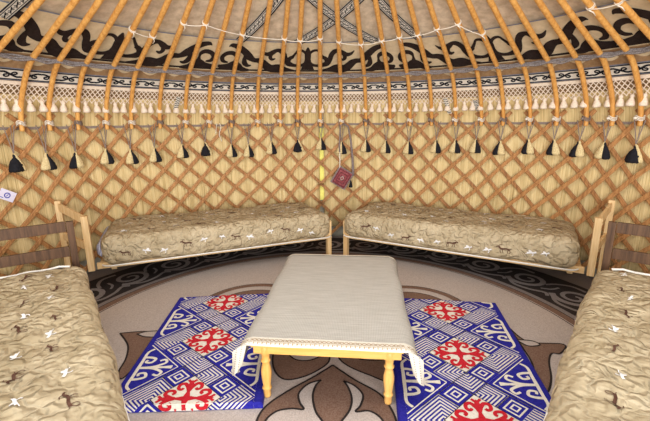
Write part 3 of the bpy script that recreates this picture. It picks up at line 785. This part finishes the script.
# cloth
cl = empty('tablecloth', (.066, 2.475, CT+.006+TH), R_(-5.5)); tag(cl, 'grey beige woven cloth with white crochet edge draped over the low table', 'tablecloth')
hw, hl = TW/2+.004, TL/2+.010
DR = [(0, 0)]
for k in range(40):         # stiff cloth: leaves the edge almost level, then bends down
    a_ = .16+1.32*min(1, k*.006/.10)**1.1; DR.append((DR[-1][0]+.006*math.cos(a_), DR[-1][1]+.006*math.sin(a_)))
def droop(o_):
    q = min(o_/.006, 39.0); i = int(q); f = q-i; return DR[i][0]+(DR[i+1][0]-DR[i][0])*f, DR[i][1]+(DR[i+1][1]-DR[i][1])*f
def cloth(u, v, off=0.0):
    """u across, v along, in cloth metres from the centre; hangs over the edges"""
    ou, ov = max(0, abs(u)-hw), max(0, abs(v)-hl); su, sv = (1 if u > 0 else -1), (1 if v > 0 else -1)
    dx, dz = droop(ou); x = su*(min(abs(u), hw)+dx); y = sv*(min(abs(v), hl)+ov*.30); z = -dz-ov*.95
    z += .0045+.0010*math.sin(u*13+v*7); x += su*.005*math.sin(v*11)*min(1, ou*10)
    return (x, y, z+off)
mb = MB().mat('woven'); hang, fr = .215, .010
us = frange(-hw-hang, -hw, 14)+frange(-hw, hw, 24)[1:-1]+frange(hw, hw+hang, 14); vs = frange(-hl-fr, -hl, 4)+frange(-hl, hl, 34)[1:-1]+frange(hl, hl+fr, 4)
mb.grid(lambda u, v: cloth(u, v), us, vs); o = mb.build('woven_cloth', cl, smooth=True)
md = o.modifiers.new('thickness', 'SOLIDIFY'); md.thickness = .003; md.offset = 1
mb = MB()
def fcl(u, v, off):
    p = cloth(u, v); ou, ov = max(0, abs(u)-hw), max(0, abs(v)-hl)
    n = Vector((0, 0, 1))
    if ov > 0 and ov >= ou: n = Vector((0, 1 if v > 0 else -1, .3)).normalized()
    elif ou > 0: n = Vector((1 if u > 0 else -1, 0, .16)).normalized()
    return tuple(Vector(p)+n*off)
mb.mat('edge_lace')
for s_ in (-1, 1):
    if s_ < 0: mb.grid(lambda u, v: fcl(u, v, .0045), us, [-hl-fr-.002, -hl-.005, -hl, -hl+.02, -hl+.055])
    else: mb.grid(lambda u, v: fcl(u, v, .0045), us, [hl-.03, hl+.001, hl+fr])
    mb.grid(lambda u, v: fcl(u, v, .0045), [s_*(hw+hang-.05), s_*(hw+hang)], vs)
mb.mat('felt_tan')
for k in range(42):
    u = -hw-.07+k*(2*hw+.14)/41
    mb.ribbon(sp(u, -hl+.026, .010, .010, 0, 360, 8), .0035, fcl, .0062); mb.ribbon([(u-.003, -hl+.002), (u+.003, -hl+.002)], .005, fcl, .0062)
    mb.ribbon([(u+.007, -hl+.002), (u+.012, -hl+.002)], .004, fcl, .0062)
for s_ in (-1, 1):
    for k in range(50):
        v = -hl+k*2*hl/49; mb.ribbon([(s_*(hw+hang-.035), v-.003), (s_*(hw+hang-.035), v+.003)], .006, fcl, .0062); mb.ribbon([(s_*(hw+hang-.014), v-.003), (s_*(hw+hang-.014), v+.003)], .006, fcl, .0062)
mb.mat('edge_lace')
for s_ in (-1, 1):      # the front corners fold into hanging tails
    def tail(u, v, s_=s_): return (s_*(hw+.012+.078*u+.030*v-.020*v*u), -hl-.012-.030*math.sin(u*math.pi)*v, .001-.012*u-.034*u*u-v*(.125+.02*u)*(1.05-.12*abs(u-.5)))
    mb.grid(tail, frange(0, 1, 8), frange(0, 1, 8))
mb.mat('cord')
for s_ in (-1, 1):
    for c_ in (.3, .7):
        for k in range(11):
            p = Vector((s_*(hw+.012+.078*c_+.030*(k+.5)/11.5-.020*(k+.5)/11.5*c_), -hl-.0135-.030*math.sin(c_*math.pi)*(k+.5)/11.5, .001-.012*c_-.034*c_*c_-(k+.5)/11.5*(.125+.02*c_)*(1.05-.12*abs(c_-.5))))
            mb.box(p, (.005, .0012, .004))
o = mb.build('crochet_edge', cl)

# ---------------------------------------------------------------- beds
rng = np.random.default_rng(3)
SEEDS = rng.uniform(-1.3, 1.3, (5200, 3))*np.array([1, .5, .18])
SEEDS[:, 2] *= 1.0
def quilt(P):
    """quilting relief for points (n,3) in mattress coordinates"""
    P = np.asarray(P, float); out = np.empty(len(P))
    w = P.copy(); w[:, 0] += .018*np.sin(P[:, 1]*31+P[:, 2]*20)+.012*np.sin(P[:, 1]*63+1); w[:, 1] += .018*np.sin(P[:, 0]*27+2)+.012*np.sin(P[:, 0]*57); w[:, 2] += .01*np.sin(P[:, 0]*33)
    for i in range(0, len(P), 1500):
        q_ = w[i:i+1500]; d = ((q_[:, None, :]-QS[None])**2).sum(2); d.partition(1, axis=1)
        e = np.sqrt(d[:, 1])-np.sqrt(d[:, 0]); out[i:i+1500] = .010*(1-np.exp(-(e/.022)**1.2))
    out += .006*np.sin(P[:, 0]*9+P[:, 1]*5)+.005*np.sin(P[:, 1]*14-P[:, 0]*4)
    return out
QS = rng.uniform(-1, 1, (620, 3))*np.array([1.15, .50, .14])
def rbox(L, W_, T, r, res, fine_top=True):
    nx, ny, nz = int(L/res), int(W_/res), max(4, int(T/res)); hx, hy, hz = L/2, W_/2, T/2
    idx = {}; V = []; F = []
    def vid(i, j, k):
        key = (i, j, k)
        if key not in idx:
            idx[key] = len(V); V.append((-hx+L*i/nx, -hy+W_*j/ny, -hz+T*k/nz))
        return idx[key]
    for i in range(nx):
        for j in range(ny):
            F.append((vid(i, j, nz), vid(i+1, j, nz), vid(i+1, j+1, nz), vid(i, j+1, nz))); F.append((vid(i, j, 0), vid(i, j+1, 0), vid(i+1, j+1, 0), vid(i+1, j, 0)))
    for i in range(nx):
        for k in range(nz):
            F.append((vid(i, 0, k), vid(i+1, 0, k), vid(i+1, 0, k+1), vid(i, 0, k+1))); F.append((vid(i, ny, k), vid(i, ny, k+1), vid(i+1, ny, k+1), vid(i+1, ny, k)))
    for j in range(ny):
        for k in range(nz):
            F.append((vid(0, j, k), vid(0, j, k+1), vid(0, j+1, k+1), vid(0, j+1, k))); F.append((vid(nx, j, k), vid(nx, j+1, k), vid(nx, j+1, k+1), vid(nx, j, k+1)))
    return rbmap(np.array(V), (hx, hy, hz), r), F
def rbmap(P, h, r):
    h = np.array(h); rr = np.array([min(r*1.6, h[0]*.9), min(r, h[1]*.9), min(r, h[2]*.95)])
    c = np.clip(P, -(h-rr), h-rr); d = (P-c)/rr; n = np.linalg.norm(d, axis=1)
    # map the cube corner region to a rounded one
    m_ = np.abs(d).max(axis=1); s_ = np.where(n > 0, m_/np.maximum(n, 1e-9), 0)
    Q = c+d*rr*s_[:, None]; nn = np.where(n[:, None] > 0, d/rr/np.maximum(np.linalg.norm(d/rr, axis=1), 1e-9)[:, None], 0)
    return Q, nn
def mattress(root, L, W_, z0, z1, res, y0, decals, seed, x0=0.0, r=.075, name='mattress'):
    """y0: front edge local y (mattress extends to y0+W)"""
    T = z1-z0; h = (L/2, W_/2, T/2); (Q, N), F = rbox(L, W_, T, r, res)
    # normals for flat regions
    def fullpt(P):
        Qm, Nm = rbmap(P, h, r); z = np.linalg.norm(Nm, axis=1) < .5
        return Qm, Nm
    disp = quilt(Q+seed*.01); V = Q+N*disp[:, None]
    V = V+np.array([x0, y0+W_/2, (z0+z1)/2])
    mb = MB().mat('quilt'); mb.add(V.tolist(), F)
    def surf(face, a, b):
        def fn(u, v, off):
            if face == 'top': P = np.array([[a+u, b+v, h[2]]])
            else: P = np.array([[a+u, -h[1], b+v]])
            Qm, Nm = rbmap(P, h, r); d = quilt(Qm+seed*.01)[0]
            q_ = Qm[0]+Nm[0]*(d+off)+np.array([x0, y0+W_/2, (z0+z1)/2]); return tuple(q_)
        return fn
    for face, a, b, kind, sc, fl in decals:
        f = surf(face, a, b)
        if kind == 'goat':
            mb.mat('quilt_brown')
            for P, w in (([(-.035, 0), (-.01, .006), (.02, .004), (.035, .01), (.045, .022)], .013), ([(.045, .022), (.056, .020), (.062, .014)], .009), ([(.046, .024), (.036, .036), (.022, .034)], .004),
                         ([(-.033, 0), (-.040, -.02), (-.034, -.034)], .004), ([(-.026, -.002), (-.022, -.02), (-.028, -.033)], .004), ([(.024, 0), (.034, -.016), (.026, -.030)], .004), ([(.016, 0), (.014, -.02), (.008, -.032)], .004), ([(-.038, .002), (-.046, .008)], .004)):
                c = crom([(p[0]*sc*fl, p[1]*sc) for p in P], 3); mb.ribbon(c, w*sc, f, .0035)
        else:
            mb.mat('quilt_white')
            for P, w in (([(-.035, -.006), (-.01, 0), (.015, .004), (.03, .012)], .014), ([(.0, .0), (-.012, .012), (-.024, .012)], .016), ([(.006, .0), (.010, -.018), (.002, -.026)], .006), ([(-.03, -.01), (-.045, -.016)], .004)):
                c = crom([(p[0]*sc*fl, p[1]*sc) for p in P], 3); mb.ribbon(c, w*sc, f, .0035)
    o = mb.build(name, root, smooth=True)
    # white piping round the lower edge
    def rect_path(zz, rx):
        hx, hy = h[0]+.012, h[1]+.012; P = []
        for cxx, cyy, a0 in ((hx-rx, -hy+rx, -90), (hx-rx, hy-rx, 0), (-hx+rx, hy-rx, 90), (-hx+rx, -hy+rx, 180)):
            for k in range(7): a_ = R_(a0+15*k); P.append((cxx+rx*math.cos(a_)+x0, cyy+rx*math.sin(a_)+y0+W_/2, zz))
        return P+[P[0]]
    mb = MB().mat('piping'); mb.tube(rect_path(z0+.012, .08), .007, 6, cap=False); mb.build('piping', o, smooth=True)
    return o
def decalset(L, W_, T, seed, n_top, n_front):
    rd = random.Random(seed); D = []
    gx = n_top
    for i in range(gx):
        for j in range(4):
            k = 'goat' if (i+j) % 2 else 'bird'
            D.append(('top', -L/2+.12+(L-.24)*(i+.5+rd.uniform(-.25, .25)+(.25 if j % 2 else -.25))/gx, -W_/2+.1+(W_-.2)*(j+.5+rd.uniform(-.2, .2))/4, k, rd.uniform(.65, 1.0), rd.choice((-1, 1))))
    for i in range(n_front):
        D.append(('front', -L/2+.12+(L-.24)*(i+.5+rd.uniform(-.25, .25))/n_front, rd.uniform(-.05, .03), 'goat' if i % 3 == 0 else 'bird', rd.uniform(.8, 1.15), rd.choice((-1, 1))))
    return D

def frame_common(root, L, W_, wz0, wz1, mat, matx, y0, pw=.05):
    """side rails, slat deck and legs; local x along the bed, y away from the room centre"""
    for yy in (y0+.02, y0+W_-.02):
        mb = MB().mat(matx); mb.box((0, yy, (wz0+wz1)/2), (L, .035, wz1-wz0), None, .004); mb.build('side_rail', root)
    mb = MB().mat(matx); mb.box((0, y0+W_/2, wz1-.012), (L-.04, W_-.08, .018)); mb.build('deck', root)

def back_bed(A, B, head_at, label):
    """A,B: floor points of left and right ends of the front edge. head_at: 'L' or 'R'"""
    A, B = Vector(A), Vector(B); d = B-A; L = d.length; rz = math.atan2(d.y, d.x); c = (A+B)/2
    root = empty('daybed', (c.x, c.y, CT+.006), rz); tag(root, label, 'daybed', 'quilted daybeds against the wall')
    W_ = .80; frame_common(root, L, W_-.03, .215, .27, 'pine', 'pine_x', 0)
    s_ = -1 if head_at == 'L' else 1
    # foot end: two short posts and an end board
    fx = -s_*(L/2+.005)
    for yy in (.03, W_-.05):
        mb = MB().mat('pine'); mb.box((fx, yy, .205), (.05, .05, .41), None, .004); mb.build('leg', root)
    mb = MB().mat('pine'); mb.box((fx-s_*.0, W_/2, .375), (.06, W_-.06, .08), None, .004); mb.build('footboard', root)
    # head end, its back post standing away to the side
    hx = s_*(L/2+.045)
    fp = Vector((hx, .02, 0)); inv = Matrix.Rotation(-rz, 3, 'Z')
    mb = MB().mat('pine'); mb.box((hx, .02, .455), (.052, .05, .50), None, .004); mb.build('head_post', root)
    bpw = HEADBACK[head_at]; bp = inv @ (Vector((bpw[0]-c.x, bpw[1]-c.y, 0)))
    mb = MB().mat('pine'); mb.box((bp.x, bp.y, .395), (.05, .045, .79), None, .004); mb.build('head_post', root)
    for za, zb, hh in ((.665, .735, .075), (.42, .46, .07)):
        mb = MB().mat('pine'); a_ = Vector((fp.x+s_*.01, fp.y+.03, za)); b_ = Vector((bp.x, bp.y, zb)); mb.beam(a_, b_, .022, hh); mb.build('head_rail', root)
    mb = MB().mat('pine'); mb.box((hx-s_*.10, W_-.20, .15), (.05, .05, .30), None, .004); mb.build('leg', root)
    # under mattress in blue ticking, then the quilted one
    mb = MB().mat('ticking'); (Q, N), F = rbox(L-.09, W_-.06, .15, .05, .06); mb.add((Q+np.array([s_*(.045 if s_ < 0 else .0), W_/2, .37])).tolist(), F); fixn(mb.build('inner_mattress', root, smooth=True))
    D = decalset(L-.1, W_, .24, 11 if s_ < 0 else 12, 9, 12)
    mattress(root, L-.05, W_, .24, .505, .018, -.045, D, 1 if s_ < 0 else 5, x0=-s_*.03)
    return root
HEADBACK = {'L': (-2.47, 3.50), 'R': (2.52, 3.32)}
back_bed((-2.03, 3.235), (.045, 4.10), 'L', 'long daybed against the back wall, left of the red bag, pale wood headboard')
back_bed((.225, 4.13), (2.17, 3.035), 'R', 'long daybed against the back wall, right of the red bag, pale wood headboard')

def near_bed(corner, direc, side, label):
    """corner: far end of the inner long edge; direc: unit vector towards the camera along that edge"""
    d = Vector(direc).normalized(); L = 2.05; c = Vector(corner)+d*L/2
    # local x axis along the edge so that local +y points away from the room centre
    ex = d if side < 0 else -d
    # rotate so that local +y (left of ex) is outward
    out = Vector((-ex.y, ex.x)); 
    if out.x*side < 0: ex = -ex
    rz = math.atan2(ex.y, ex.x); root = empty('daybed', (c.x, c.y, CT+.006), rz); tag(root, label, 'daybed', 'quilted daybeds in the foreground')
    W_ = .86; frame_common(root, L, W_-.03, .215, .30, 'darkwood', 'darkwood_x', 0)
    fs_ = -1 if (ex.dot(d) > 0) else 1          # local x sign of the far end
    D = decalset(L-.05, W_, .24, 20 if side < 0 else 31, 9, 7)
    mattress(root, L, W_, .275, .510, .015, -.03, D, 2 if side < 0 else 7, r=.085)
    mb = MB().mat('piping'); mb.tube([(fs_*(L/2-.035-.03*(1 if a_ in (0, 12) else 0)), .06+(W_-.14)*a_/12, .508+.004*math.sin(a_*2)) for a_ in range(13)], .008, 6); mb.build('top_piping', root, smooth=True)
    hx = fs_*(L/2+.075)
    for yy in (.02, W_-.03):
        mb = MB().mat('darkwood'); mb.box((hx, yy, .40), (.038, .045, .80), None, .004); mb.build('head_post', root)
    for zc in (.765, .580):
        mb = MB().mat('darkwood'); mb.beam((hx, .045, zc), (hx, W_-.05, zc), .026, .075); mb.build('head_rail', root)
    for yy in (.03, W_-.05):
        mb = MB().mat('darkwood'); mb.box((-fs_*(L/2-.03), yy, .12), (.05, .05, .24), None, .004); mb.build('leg', root)
    return root
near_bed((-1.78, 2.64), (.578, -.816), -1, 'quilted daybed in the left foreground with a dark wood headboard')
near_bed((1.90, 2.50), (-.635, -.772), 1, 'quilted daybed in the right foreground with a dark wood headboard')
